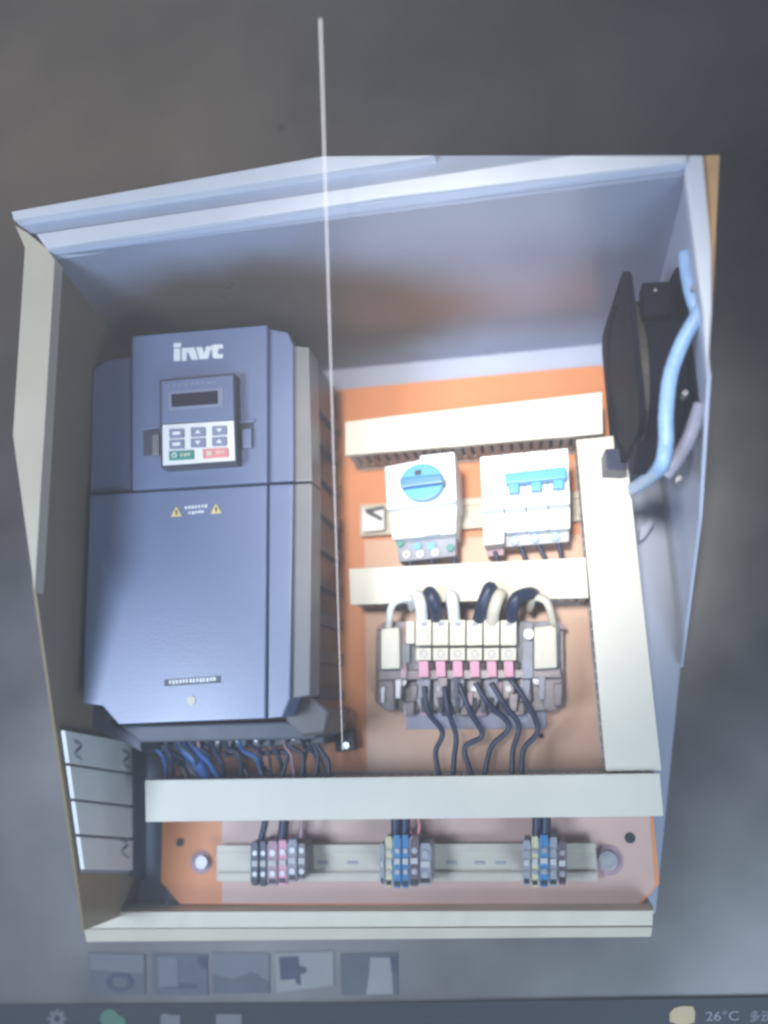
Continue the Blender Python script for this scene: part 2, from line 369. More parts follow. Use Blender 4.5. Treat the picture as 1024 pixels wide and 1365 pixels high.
def print_row(parent, x0, y0, x1, y1, h, yf, m, n):
    bm = bmesh.new()
    for k in range(n):
        t0 = (k+0.08)/n; t1 = (k+0.08+random.uniform(0.55, 0.85))/n; hh = h*random.uniform(0.75, 1.0)
        q = [(x0+(x1-x0)*t, y0+(y1-y0)*t+dy) for t, dy in ((t0, hh), (t1, hh), (t1, 0), (t0, 0))]
        f = [P(x, y, yf) for x, y in q]; vs = [bm.verts.new(v) for v in f]; vb = [bm.verts.new(v+Vector((0, 0.0006, 0))) for v in f]
        bm.faces.new(vs)
        for i in range(4): bm.faces.new((vs[i], vb[i], vb[(i+1) % 4], vs[(i+1) % 4]))
    return finish('printed_line', bm, m, parent)
print_row(drv, 246, 675, 277, 672, 4.5, YD-0.0004, 'white', 7)
print_row(drv, 251, 682, 272, 680, 4, YD-0.0004, 'white', 5)
prism('badge', [(219, 906), (294, 901), (294, 910), (219, 915)], YD-0.0004, YD+0.001, 'drive_dark', drv, 0)
print_row(drv, 225, 907, 288, 902.5, 6, YD-0.0008, 'white', 14)
disc('sticker', 254.5, 934, 6.5, YD-0.0006, YD+0.001, 'cream', drv, 18, bevel=0)
# keypad
kp = prism('keypad', [(212, 506), (313, 497), (316, 617), (214, 624)], -0.1325, -0.12, 'drive_dark', drv, 0.0016, 3)
prism('keypad_face', [(215.5, 508.5), (310.5, 500), (311.5, 559), (216, 565)], -0.1332, -0.13, 'drive', kp, 0.0003)
prism('display_frame', [(224, 522), (297, 516.5), (297.5, 541.5), (224.5, 547)], -0.1338, -0.13, 'key', kp, 0.0003)
prism('display', [(228.5, 525.5), (290, 520.5), (290.5, 538), (229, 542.5)], -0.1342, -0.13, 'screen_black', kp, 0)
print_row(kp, 222, 513, 290, 507, 3.5, -0.1337, 'key', 9)
for k in range(3): disc('indicator', 302, 521+k*7, 1.6, -0.1338, -0.13, 'key', kp, 10, bevel=0)
prism('keypad_face', [(216.5, 566.5), (311.5, 560.5), (313.5, 613.5), (217, 620.5)], -0.1332, -0.13, 'white', kp, 0.0003)
for r in range(2):
    for c in range(3):
        x = 235+c*28.5; y = 577.5+r*14.5-c*1.9
        k = prism('key', [(x-9.5, y-5.5), (x+9.5, y-6.6), (x+9.7, y+5.2), (x-9.3, y+6.2)], -0.1346, -0.13, 'key', kp, 0.0004)
        sym = [(x-4, y+2), (x+4, y+1.7), (x, y-3)] if c != 2 or r else [(x-4, y-2.5), (x+4, y-2.8), (x, y+2.5)]
        if (r, c) == (1, 1): sym = [(x-4, y-2.5), (x+4, y-2.8), (x, y+2.5)]
        if c == 0: sym = [(x-5, y-2), (x+5, y-2.6), (x+5, y+1.6), (x-5, y+2.2)]
        prism('symbol', sym, -0.1349, -0.134, 'white', k, 0)
k = prism('key', [(225, 601.5), (257.5, 599.5), (258, 611.5), (225.5, 613.5)], -0.1346, -0.13, 'green', kp, 0.0004)
ring('symbol', 232, 606.5, 4, 2.4, -0.1349, -0.134, 'white', k, 14)
print_row(k, 240, 604.5, 254, 603.5, 4, -0.1349, 'cream', 3)
k = prism('key', [(270, 598.5), (303.5, 596.5), (304, 608.5), (270.5, 611)], -0.1346, -0.13, 'red', kp, 0.0004)
prism('symbol', [(275, 601), (282, 600.6), (282, 607), (275, 607.4)], -0.1349, -0.134, 'cream', k, 0)
print_row(k, 288, 600.5, 300, 599.8, 5, -0.1349, 'cream', 3)
for side, q, t in ((0, [(191, 572), (212, 569), (212, 606), (191, 608)], [(203, 580), (212, 578), (212, 606), (203, 607)]),
                   (1, [(316, 563), (338, 561), (338, 597), (316, 600)], [(323, 572), (335, 571), (335, 596), (323, 597)])):
    lt = prism('latch_recess', q, -0.1226, -0.118, 'drive_dark', drv, 0.0005)
    prism('latch_tab', t, -0.126, -0.12, 'drive_strip' if side == 0 else 'drive', lt, 0.0006)
    prism('latch_lip', [(q[0][0]-1, q[0][1]-2), (q[1][0]+1, q[1][1]-2), (q[1][0]+1, q[1][1]+1), (q[0][0]-1, q[0][1]+1)], -0.1245, -0.12, 'drive', lt, 0.0003)
# underside, brackets and feet
prism('bottom_bracket', [(384, 929), (414, 925), (440, 948), (434, 978), (404, 982), (380, 960)], -0.092, -0.03, 'chassis', drv, 0.002)
prism('bottom_bracket', [(420, 958), (440, 955), (447, 975), (430, 982)], -0.05, -0.02, 'grey', drv, 0.002)
prism('bottom_bracket', [(112, 943), (134, 943), (152, 968), (188, 982), (188, 1003), (168, 992), (115, 966)], -0.085, -0.05, 'drive_dark', drv, 0.0015)
prism('underside', [(160, 968), (382, 962), (425, 975), (420, 985), (185, 990)], -0.088, -0.02, 'drive_dark', drv, 0.0015)
ft = prism('mounting_foot', [(446, 976), (470, 972), (473, 1000), (447, 1003)], -0.012, -0.0008, 'black', drv, 0.001)
disc('screw', 461, 994, 5, -0.0145, -0.008, 'steel', ft, 12)
ts = prism('terminal_strip', [(200, 985), (432, 973), (434, 992), (202, 1003)], -0.045, -0.008, 'black', drv, 0.0015)
for k in range(9):
    x = 216+k*25; y = 993-k*1.25
    disc('screw', x, y, 3.0, -0.0462, -0.04, 'screw_dull', ts, 12)
prism('gland_plate', [(262, 981), (300, 979), (300, 986), (262, 988)], -0.07, -0.05, 'grey', drv, 0.0006)
prism('gland_plate', [(325, 979), (366, 976), (366, 983), (325, 986)], -0.07, -0.05, 'grey', drv, 0.0006)

# wires hanging below the drive
GW = 'wires below the drive'
def wire(label, pp, y, r, m, group, name='wire', cat='wire'):
    return tag(ptube(name, pp, y, r, m), label, cat, group)
wire('thick blue wire bundle slanting from under the drive to bottom duct', [(232, 976, -0.05), (246, 998, -0.045), (262, 1014, -0.045), (277, 1038, -0.04)], -0.05, 0.0042, 'cable_blue', GW)
wire('thinner blue wire just right of the thick blue bundle under the drive', [(252, 978, -0.055), (262, 1000, -0.05), (280, 1018, -0.045), (292, 1038, -0.04)], -0.05, 0.0022, 'cable_blue', GW)
dk = [([(196, 982), (212, 1000), (238, 1008), (262, 1038)], 'leftmost'), ([(206, 984), (216, 1010), (240, 1018), (250, 1038)], 'second from left'),
      ([(196, 1000), (222, 1002), (246, 1012), (272, 1038)], 'third from left'), ([(222, 984), (228, 1002), (252, 1022), (266, 1038)], 'fourth from left'),
      ([(286, 990), (296, 1004), (318, 1010), (332, 1038)], 'fifth from left'), ([(300, 992), (318, 1002), (340, 1012), (352, 1038)], 'sixth from left'),
      ([(322, 990), (326, 1006), (345, 1016), (364, 1038)], 'seventh from left'), ([(345, 992), (350, 1004), (382, 1004), (375, 1038)], 'eighth from left, bent like a hook'),
      ([(372, 988), (392, 998), (404, 1008), (402, 1038)], 'ninth from left'), ([(400, 984), (408, 1000), (405, 1018), (407, 1038)], 'third from the right end'),
      ([(412, 986), (422, 1000), (424, 1015), (419, 1038)], 'second from the right end'), ([(420, 988), (430, 1004), (438, 1016), (438, 1038)], 'at the right end')]
for i, (pp, wd) in enumerate(dk):
    wire('dark wire under the drive, '+wd+' of the row', [(x, y, -0.036-0.002*(i % 3)) for x, y in pp], -0.04, 0.0014+0.0003*(i % 2), 'cable_navy', GW)

tn = [('cable_blue', 'blue'), ('cable_navy', 'dark'), ('drive_dark', 'charcoal'), ('mauve', 'mauve')]
nth = 'first second third fourth fifth sixth seventh eighth ninth tenth eleventh twelfth thirteenth fourteenth'.split()
for i in range(14):
    x0 = 200+i*16.5+random.uniform(-5, 5); mm, cn = tn[(0, 1, 2, 1, 3, 1, 2)[i % 7]]; sh = random.uniform(8, 34)
    z_ = -0.052+0.0016*i
    wire(cn+' loose wire, '+nth[i]+' from the left in the front tangle under the drive', [(x0, 980, -0.06), (x0+sh*0.15, 996+random.uniform(-5, 6), z_-0.008), (x0+sh*0.75, 1010+random.uniform(-6, 8), z_-0.004), (x0+sh, 1038, -0.035)], 0, random.uniform(0.0010, 0.0021), mm, GW)
# ================================================================ upper DIN rail, rotary switch, circuit breaker
def rail(label, tl, tr, br, bl_, yf=-0.009):
    c = P(0.5*(tl[0]+br[0]), 0.5*(tl[1]+br[1]), 0)
    r = thing('mounting_rail', label, 'rail', (c.x, 0, c.z), 'metal mounting rails')
    a, b = lerp(tl, bl_, 0.2), lerp(tr, br, 0.2); e, f_ = lerp(tl, bl_, 0.8), lerp(tr, br, 0.8)
    prism('channel', [lerp(tl, bl_, 0.18), lerp(tr, br, 0.18), lerp(tr, br, 0.82), lerp(tl, bl_, 0.82)], -0.0062, -0.001, 'rail', r, 0)
    prism('lip', [tl, tr, b, a], yf, yf+0.0014, 'rail', r, 0.0003)
    prism('lip', [e, f_, br, bl_], yf, yf+0.0014, 'rail', r, 0.0003)
    prism('web', [a, b, lerp(b, f_, 0.06), lerp(a, e, 0.06)], yf+0.0005, -0.002, 'rail', r, 0)
    prism('web', [lerp(e, a, 0.06), lerp(f_, b, 0.06), f_, e], yf+0.0005, -0.002, 'rail', r, 0)
    return r
rail('white mounting rail carrying the rotary switch and the breaker', (480, 673), (772, 655), (774, 694), (480, 715))
c = P(495, 690, 0)
es = thing('end_clamp', 'small white end clamp with black hook on the upper rail', 'clamp', (c.x, -0.01, c.z))
prism('body', [(483, 678), (512, 675), (512, 706), (483, 709)], -0.018, -0.0095, 'white', es)
prism('hook', [(486, 679), (512, 674), (512, 678), (496, 682), (510, 690), (508, 694), (488, 684)], -0.0195, -0.0175, 'black', es, 0.0003)

sw = thing('rotary_switch', 'white isolator switch with round blue rotary knob', 'switch', P(562, 700, -0.01))
prism('body', [(513, 622), (560, 613), (560, 607), (606, 602), (609, 668), (516, 679)], -0.066, -0.012, 'white', sw, 0.0012)
prism('lower_body', [(520, 680), (609, 671), (608, 711), (523, 719)], -0.052, -0.0125, 'white', sw, 0.001)
kb = disc('knob', 562, 642, 30, -0.076, -0.062, 'blue', sw, 36, ry=26, bevel=0.0025)
prism('handle', [(532.5, 637), (590, 631), (591, 642.5), (534, 650)], -0.084, -0.075, 'blue_deep', kb, 0.0012)
prism('pointer', [(553, 627), (561, 626), (561, 632), (553, 633)], -0.0775, -0.0755, 'black', kb, 0.0005)
prism('label_plate', [(565, 693), (587, 691), (587, 712), (565, 714)], -0.0535, -0.05, 'duct_finger', sw, 0.0003)
prism('label_plate', [(589, 690), (608, 688), (608, 709), (589, 711)], -0.0535, -0.05, 'duct', sw, 0.0003)
for x, y in ((530, 700), (552, 697), (597, 697)): disc('screw', x, y, 2.6, -0.0538, -0.051, 'grey', sw, 10, bevel=0)
disc('screw', 572, 610, 2.6, -0.0672, -0.064, 'grey', sw, 10, bevel=0)
tb = prism('terminal', [(528, 721), (608, 714), (608, 741), (532, 749)], -0.036, -0.013, 'grey', sw, 0.001)
for x, y, m in ((533, 724, 'green'), (556, 728, 'blue'), (575, 728, 'blue'), (600, 730, 'green')):
    disc('screw', x, y, 5.2, -0.040, -0.033, m, tb, 14)
for x, y in ((542, 739), (560, 738), (580, 736)): ring('clamp_ring', x, y, 5, 2.6, -0.038, -0.034, 'screw_dull', tb, 14)

cb = thing('circuit_breaker', 'white multi pole circuit breaker with blue toggle bridge', 'circuit breaker', P(700, 690, -0.01))
poles = 4
TL, TR, BR, BL = (640, 609), (758, 597), (761, 671), (643, 681)
for k in range(poles):
    a, b = k/poles, (k+1)/poles-0.006
    prism('pole', [lerp(TL, TR, a), lerp(TL, TR, b), lerp(BL, BR, b), lerp(BL, BR, a)], -0.066, -0.012, 'white', cb, 0.0008)
    q = [lerp((643, 682), (761, 672), a), lerp((643, 682), (761, 672), b), lerp((645, 712), (761, 704), b), lerp((645, 712), (761, 704), a)]
    prism('pole_foot', q, -0.050, -0.0125, 'white', cb, 0.0008)
tg = prism('toggle_bridge', [(673, 631), (755, 622), (756, 637), (674, 645)], -0.078, -0.068, 'blue', cb, 0.0012)
for x0, x1, y in ((678, 692, 643), (708, 722, 640), (737, 752, 637)):
    prism('toggle', [(x0, y-1), (x1, y-2), (x1, y+13), (x0, y+14)], -0.0755, -0.064, 'blue', tg, 0.001)
for y in (620, 634, 649, 663): disc('screw', 650, y, 2.4, -0.067, -0.064, 'grey', cb, 10, bevel=0)
print_row(cb, 690, 609, 755, 602, 4, -0.0664, 'sleeve_blue', 12)
prism('label_plate', [(644, 704), (672, 701), (672, 724), (645, 727)], -0.0515, -0.03, 'duct', cb, 0.0005)
tb = prism('terminal', [(646, 714), (759, 706), (759, 722), (648, 731)], -0.036, -0.013, 'duct_finger', cb, 0.001)
for x, y in ((686, 720), (713, 717), (740, 715)): disc('screw', x, y, 6, -0.040, -0.034, 'sleeve_blue', tb, 14)
prism('terminal_block', [(647, 727), (672, 725), (672, 740), (650, 742)], -0.03, -0.013, 'mauve', cb, 0.0008)
GB = 'short wires below the switch and breaker'
for pp, lab in (([(689, 723), (696, 733), (701, 748)], 'dark wire under the left blue breaker screw'), ([(715, 720), (720, 731), (728, 746)], 'dark wire under the middle blue breaker screw'),
                ([(742, 718), (746, 730), (749, 744)], 'dark wire under the right blue breaker screw'), ([(600, 733), (604, 741), (607, 754)], 'dark wire at the right end of the rotary switch terminals'),
                ([(545, 738), (547, 746), (548, 760)], 'dark wire at the left end of the rotary switch terminals'), ([(572, 736), (575, 745), (577, 758)], 'dark wire in the middle of the rotary switch terminals'),
                ([(660, 735), (662, 742), (664, 752)], 'dark wire below the reddish block of the breaker')):
    wire(lab, pp, -0.030, 0.0018, 'cable_navy', GB)

# ================================================================ power terminal assembly
ta = thing('terminal_assembly', 'cream power terminal assembly with six pink tags below middle duct', 'terminal block', P(625, 960, -0.002))
Z = lambda x, y: (490+x/3.531, 770+y/3.531)
prism('base', [(502, 838), (752, 838), (754, 935), (740, 948), (515, 948), (500, 935)], -0.018, -0.0015, 'smoke', ta, 0.001)
prism('back_tray', [(512, 828), (746, 828), (746, 905), (512, 905)], -0.034, -0.017, 'grey', ta, 0.001)
prism('end_block', [(508, 838), (532, 836), (533, 891), (508, 892)], -0.056, -0.02, 'cream', ta, 0.0016)
prism('end_block', [(712, 836), (736, 833), (742, 838), (743, 890), (712, 892)], -0.056, -0.02, 'cream', ta, 0.0016)
disc('end_knob', 705, 845, 7, -0.058, -0.03, 'white', ta, 18)
prism('end_bridge', [(533, 858), (546, 858), (546, 884), (533, 884)], -0.044, -0.02, 'grey', ta, 0.001)
prism('end_terminal', [(541, 828), (553, 827), (553, 858), (541, 858)], -0.050, -0.02, 'cream', ta, 0.001)
for k in range(6):
    x = 564.5+k*22.7
    t = prism('terminal', [(x-10.6, 826.5), (x+10.6, 826), (x+10.6, 860), (x-10.6, 860.5)], -0.054, -0.02, 'cream', ta, 0.001)
    ring('screw_well', x, 848, 6.2, 4, -0.0548, -0.05, 'duct_finger', t, 16)
    disc('screw', x, 848, 3.6, -0.0545, -0.05, 'steel', t, 12, bevel=0)
    prism('notch', [(x-3, 830), (x+5, 829), (x+5, 834), (x-3, 835)], -0.0544, -0.05, 'grey', t, 0)
    t = prism('lower_terminal', [(x-10.2, 864), (x+10.2, 863.5), (x+10.2, 880), (x-10.2, 880.5)], -0.050, -0.02, 'cream', ta, 0.0008)
    ring('screw_well', x, 872, 5.4, 3.2, -0.0508, -0.047, 'duct_finger', t, 16)
    prism('tag', [(x-6.5, 881.5), (x+6, 881), (x+7, 902), (x-5.5, 902.5)], -0.0485, -0.02, 'pink', ta, 0.0006)
    prism('tag_gap', [(x+7.5, 882), (x+15, 882), (x+15, 893), (x+7.5, 893)], -0.040, -0.02, 'black', ta, 0.0006)
    t = prism('clamp', [(x-9, 906), (x+9, 905), (x+9, 932), (x+5, 944), (x-5, 944), (x-9, 933)], -0.036, -0.012, 'smoke' if k % 2 else 'grey', ta, 0.0014)
    disc('screw', x, 918, 4.2, -0.038, -0.03, 'screw_dull' if k % 2 else 'grey', t, 12)
    prism('clamp_slot', [(x-4, 930), (x+4, 930), (x+3, 950), (x-3, 950)], -0.037, -0.02, 'black', ta, 0.0008)
for x, y in ((536, 909), (716, 907)): disc('bolt', x, y, 6.0, -0.036, -0.015, 'screw_dull', ta, 16)
for q in ([(503, 906), (526, 906), (527, 946), (520, 950), (512, 946), (503, 925)], [(724, 904), (750, 903), (753, 925), (742, 948), (733, 950), (725, 944)], [(690, 904), (708, 903), (710, 935), (692, 938)]):
    prism('clamp', q, -0.034, -0.012, 'smoke', ta, 0.0014)
for q in ([(503, 834), (512, 830), (512, 837), (505, 840)], [(742, 830), (755, 833), (753, 839), (743, 838)]):
    prism('ear', q, -0.03, -0.005, 'mauve', ta, 0.0006)
for k in range(13):
    x = 512+k*19.2+random.uniform(-3, 3); y = random.uniform(914, 938); h = random.uniform(8, 16); w_ = random.uniform(3, 7)
    prism('link_bar', [(x-w_, y-h), (x+w_, y-h-1), (x+w_*0.7, y+h), (x-w_*0.8, y+h)], -0.037-0.003*random.random(), -0.014, random.choice(('mauve', 'smoke', 'screw_dull', 'drive_dark', 'grey')), ta, 0.0008)
for k in range(7):
    x = 545+k*25+random.uniform(-3, 3)
    prism('lower_clamp', [(x-8, 936), (x+8, 935), (x+6, 954), (x-6, 955)], -0.028, -0.010, ('smoke', 'mauve', 'drive_dark')[k % 3], ta, 0.001)
for x0, x1 in ((534, 542), (696, 711)):
    prism('frame_post', [(x0, 830), (x1, 829), (x1, 904), (x0, 905)], -0.042, -0.016, 'mauve' if x0 < 600 else 'grey', ta, 0.001)
prism('frame_bar', [(505, 893), (748, 890), (749, 904), (504, 907)], -0.038, -0.016, 'smoke', ta, 0.001)
prism('foot_plate', [(541, 949), (728, 949), (728, 971), (541, 972)], -0.008, -0.0012, 'sleeve_grey', ta, 0.0006)

GT = 'cables entering the terminal assembly from above'
wire('thick navy cable with rounded bend above the left terminals', [(582, 826, -0.050), (580, 806, -0.062), (573, 790, -0.062), (570, 802, -0.045), (570, 820, -0.03)], 0, 0.0046, 'cable_navy', GT, 'cable', 'cable')
wire('thick navy cable leaning right above the middle terminals', [(638, 828, -0.050), (644, 806, -0.060), (653, 784, -0.062), (656, 792, -0.05), (655, 806, -0.03)], 0, 0.0046, 'cable_navy', GT, 'cable', 'cable')
wire('thick navy cable bent sideways above the right terminals', [(682, 828, -0.050), (684, 808, -0.060), (690, 796, -0.062), (709, 791, -0.055), (716, 800, -0.04)], 0, 0.0044, 'cable_navy', GT, 'cable', 'cable')
wire('thick white cable left of the rounded navy cable', [(563, 828, -0.050), (561, 806, -0.060), (557, 794, -0.058), (556, 806, -0.04)], 0, 0.0044, 'white', GT, 'cable', 'cable')
wire('thick white cable between the left and middle navy cables', [(606, 828, -0.050), (604, 806, -0.060), (602, 794, -0.058), (602, 806, -0.04)], 0, 0.0044, 'white', GT, 'cable', 'cable')
wire('thick white cable right beside the leaning navy cable', [(656, 828, -0.052), (660, 808, -0.063), (667, 792, -0.060), (670, 806, -0.04)], 0, 0.0044, 'cream', GT, 'cable', 'cable')
wire('white cable curving down to the left cream end block', [(519, 838, -0.04), (521, 812, -0.052), (529, 801, -0.055), (545, 798, -0.052), (550, 812, -0.035)], 0, 0.0026, 'white', GT, 'cable', 'cable')
wire('cream cable curving down to the right cream end block', [(738, 836, -0.04), (733, 812, -0.052), (726, 800, -0.055), (712, 797, -0.052), (706, 812, -0.035)], 0, 0.0028, 'cream', GT, 'cable', 'cable')
GL = 'dark wires from the terminal assembly to the bottom duct'
lw_ = [[(566, 915), (571, 949), (590, 976), (581, 1003), (586, 1036)], [(592, 915), (598, 949), (608, 980), (606, 1008), (604, 1036)],
       [(612, 912), (627, 949), (643, 980), (620, 997), (630, 1036)], [(634, 910), (652, 939), (679, 968), (655, 996), (646, 1036)],
       [(655, 910), (674, 941), (692, 968), (684, 1000), (683, 1036)], [(680, 905), (699, 931), (717, 972), (698, 1000), (696, 1036)]]
for i, pp in enumerate(lw_):
    wire(['leftmost', 'second from left', 'third from left, strongly kinked', 'fourth from left, sweeping left', 'second from right', 'rightmost'][i]+' dark wire below the pink tagged terminals',
         [(x, y, -0.040 if j < 2 else -0.036) for j, (x, y) in enumerate(pp)], 0, 0.0019, 'cable_navy', GL)

# ================================================================ bottom rail and terminal clusters
br_ = rail('long beige mounting rail near the bottom of the orange plate', (289, 1127), (794, 1124), (797, 1174), (289, 1175))
for x in (430, 470, 602, 640, 668): prism('slot', [(x-7, 1148), (x+7, 1148), (x+7, 1152), (x-7, 1152)], -0.0066, -0.005, 'grey', br_, 0)
def cluster(label, mods, screws):
    c = P(0.5*(mods[0][0]+mods[-1][1]), 1180, 0)
    t = thing('rail_terminals', label, 'terminal block', (c.x, -0.01, c.z), 'terminal clusters on the bottom rail')
    for i, (x0, x1, y0, y1, m) in enumerate(mods):
        ym = 0.5*(y0+y1); yf = -0.034+0.002*(i % 2)
        mo = prism('module', [(x0, y0+6), (x0+2, y0), (x1-2, y0), (x1-0.4, y0+6), (x1-0.4, y1-6), (x1-2, y1), (x0+2, y1), (x0, y1-6)], yf, -0.0095, m, t, 0.0006)
        xc = 0.5*(x0+x1)
        prism('marker', [(x0+1.5, ym-4), (x1-2, ym-4), (x1-2, ym+4), (x0+1.5, ym+4)], yf-0.0012, yf+0.001, 'duct_finger', mo, 0.0003)
        for yy in (ym-14, ym+14):
            if x1-x0 > 9: disc('screw', xc, yy, min(4.5, (x1-x0)*0.3), yf-0.0010, yf+0.001, 'screw_dull', mo, 12, bevel=0)
        prism('wire_entry', [(x0+2, y1-9), (x1-2.4, y1-9), (x1-2.4, y1-3), (x0+2, y1-3)], yf-0.0006, yf+0.001, 'black', mo, 0)
    return t
cluster('navy, mauve and grey terminal blocks at the left of the bottom rail', [(334, 345, 1122, 1181, 'cable_navy'), (345, 356, 1121, 1182, 'cable_navy'), (356, 370, 1121, 1181, 'mauve'), (370, 383, 1120, 1180, 'pink'), (383, 396, 1119, 1176, 'grey'), (396, 408, 1124, 1172, 'smoke')], 0)
cluster('cream, blue and dark grey terminal blocks in the middle of the bottom rail', [(506, 513, 1124, 1180, 'grey'), (513, 524, 1115, 1183, 'yellow_pale'), (524, 535, 1113, 1184, 'blue_deep'), (535, 546, 1113, 1184, 'blue_deep'), (546, 559, 1114, 1182, 'smoke'), (559, 575, 1124, 1180, 'grey')], 0)
cluster('grey, cream and single blue terminal blocks at the right of the bottom rail', [(697, 708, 1120, 1181, 'grey'), (708, 719, 1115, 1183, 'yellow_pale'), (719, 732, 1113, 1183, 'blue_deep'), (732, 744, 1116, 1182, 'grey'), (744, 756, 1122, 1180, 'smoke')], 0)
GC = 'cables between the bottom duct and the terminal clusters'
for pp, r, m, lab in (([(355, 1088), (352, 1104), (347, 1124)], 0.0024, 'cable_navy', 'dark cable entering the navy terminals of the left cluster'),
                      ([(379, 1088), (378, 1104), (375, 1124)], 0.0036, 'cable_navy', 'thick dark cable entering the mauve terminals of the left cluster'),
                      ([(403, 1088), (402, 1104), (400, 1126)], 0.0014, 'mauve', 'thin mauve wire at the right of the left cluster'),
                      ([(529, 1086), (528, 1100), (529, 1118)], 0.0036, 'cable_navy', 'dark cable into the left blue terminal of the middle cluster'),
                      ([(541, 1086), (541, 1100), (540, 1118)], 0.0036, 'cable_navy', 'dark cable into the right blue terminal of the middle cluster'),
                      ([(548, 1088), (546, 1102), (550, 1118)], 0.0010, 'red', 'thin red wire left of the dark grey middle terminal'),
                      ([(557, 1088), (559, 1102), (556, 1118)], 0.0010, 'red', 'thin red wire right of the dark grey middle terminal'),
                      ([(717, 1084), (716, 1100), (716, 1118)], 0.0034, 'cable_navy', 'dark cable into the cream terminal of the right cluster'),
                      ([(728, 1084), (728, 1100), (727, 1118)], 0.0034, 'cable_navy', 'dark cable into the blue terminal of the right cluster')):
    wire(lab, [(x, y, -0.026) for x, y in pp], 0, r, m, GC, 'cable', 'cable')

# ================================================================ fan on the right wall
fx0 = P(815, 540, -0.034).x; fx1 = min(P(906, 345, -0.150).x, XRF-0.002)
fy0, fy1 = -0.150, -0.034
fz1 = P(843, 352, -0.150).z; fz0 = P(808, 626, -0.034).z-0.006
fan = thing('cooling_fan', 'black square cooling fan on the right wall seen edge on', 'fan', (fx1, 0.5*(fy0+fy1), fz0))
def flange(x0, x1):
    bm = bmesh.new(); n = 48; cy, cz = 0.5*(fy0+fy1), 0.5*(fz0+fz1); hy, hz = 0.5*(fy1-fy0), 0.5*(fz1-fz0); ri = 0.90*min(hy, hz)
    Ls = []
    for x, kind in ((x0, 1), (x1, 1), (x1, 0), (x0, 0)):
        row = []
        for i in range(n):
            a = 2*math.pi*(i+0.5)/n; c_, s_ = math.cos(a), math.sin(a)
            if kind:
                k = 1/max(abs(c_), abs(s_)); k = min(k, 1.30); row.append(bm.verts.new((x, cy+c_*k*hy, cz+s_*k*hz)))
            else: row.append(bm.verts.new((x, cy+c_*ri, cz+s_*ri)))
        Ls.append(row)
    for k in range(4):
        for i in range(n): bm.faces.new((Ls[k][i], Ls[k][(i+1) % n], Ls[(k+1) % 4][(i+1) % n], Ls[(k+1) % 4][i]))
    return finish('flange', bm, 'fan_black', fan)
flange(fx0, fx0+0.004); flange(fx1-0.004, fx1)
cy, cz = 0.5*(fy0+fy1), 0.5*(fz0+fz1); rr = 0.93*min(0.5*(fy1-fy0), 0.5*(fz1-fz0))
def xcyl(name, r, x0, x1, m, parent, n=40, ri=None):
    bm = bmesh.new()
    rows = [[bm.verts.new((x, cy+math.cos(2*math.pi*i/n)*q, cz+math.sin(2*math.pi*i/n)*q)) for i in range(n)] for x, q in (((x0, r), (x1, r)) if ri is None else ((x0, r), (x1, r), (x1, ri), (x0, ri)))]
    for k in range(len(rows)-(1 if ri is None else 0)):
        for i in range(n): bm.faces.new((rows[k][i], rows[k][(i+1) % n], rows[(k+1) % len(rows)][(i+1) % n], rows[(k+1) % len(rows)][i]))
    if ri is None: bm.faces.new(rows[0]); bm.faces.new(rows[1][::-1])
    return finish(name, bm, m, parent)
xcyl('housing', rr, fx0+0.0105, fx1-0.0035, 'fan_black', fan, ri=rr*0.95)
xcyl('housing_ring', rr*0.99, fx0+0.0035, fx0+0.0108, 'fan_olive', fan, ri=rr*0.95)
xcyl('motor_plate', rr*0.97, fx1-0.010, fx1-0.0065, 'fan_black', fan)
hub = xcyl('hub', rr*0.55, fx0+0.003, fx1-0.006, 'fan_black', fan)
for k in range(7):
    a = 2*math.pi*k/7; d1 = Vector((0, math.cos(a), math.sin(a))); d2 = Vector((0, -math.sin(a), math.cos(a))); c0 = Vector((0, cy, cz)); xm = 0.5*(fx0+fx1)
    q = [c0+d1*rr*0.40+d2*(-0.006)+Vector((xm-0.007, 0, 0)), c0+d1*rr*0.90+d2*(-0.014)+Vector((xm-0.007, 0, 0)), c0+d1*rr*0.90+d2*0.016+Vector((xm+0.006, 0, 0)), c0+d1*rr*0.40+d2*0.008+Vector((xm+0.006, 0, 0))]
    wprism('blade', q, [v+Vector((0.0012, 0, 0)) for v in q], 'fan_black', hub)
prism('corner_post', [(849, 379), (888, 376), (888, 420), (851, 424)], -0.146, -0.132, 'fan_black', fan, 0.001)
prism('corner_post', [(842, 588), (882, 590), (878, 628), (840, 626)], -0.140, -0.126, 'fan_black', fan, 0.001)
disc('screw', 866, 388, 2.4, -0.1472, -0.144, 'screw_dull', fan, 10)
prism('terminal', [(809, 600), (836, 597), (838, 629), (810, 628)], -0.070, -0.045, 'cable_navy', fan, 0.001)

gd = xcyl('guard_plate', rr*0.93, fx0+0.0012, fx0+0.0028, 'fan_black', fan)
fan.rotation_euler.z = math.radians(3.5)
sl = [(846, 650, -0.070), (862, 639, -0.11), (881, 622, -0.155), (888, 590, -0.160), (888, 552, -0.162), (894, 500, -0.163), (910, 456, -0.166), (928, 424, -0.170), (938, 406, -0.170)]
tag(tube('cable_sleeve', [P(*q) for q in sl], 0.0043, 'sleeve_blue', None, 14, 10, 3), 'light blue corrugated cable sleeve curving in front of the black fan', 'cable')
tag(tube('cable_sleeve', [P(*q) for q in ((913, 338, -0.160), (917, 370, -0.162), (924, 400, -0.164), (934, 425, -0.160))], 0.0040, 'sleeve_blue', None, 14, 10, 3), 'short light blue cable sleeve running down along the upper right wall', 'cable')
tag(tube('cable_sleeve', [P(*q) for q in ((934, 540, -0.150), (918, 585, -0.150), (900, 615, -0.150), (886, 634, -0.148))], 0.0042, 'sleeve_grey', None, 14, 10, 3), 'greyish cable sleeve right of the blue one below the fan', 'cable')
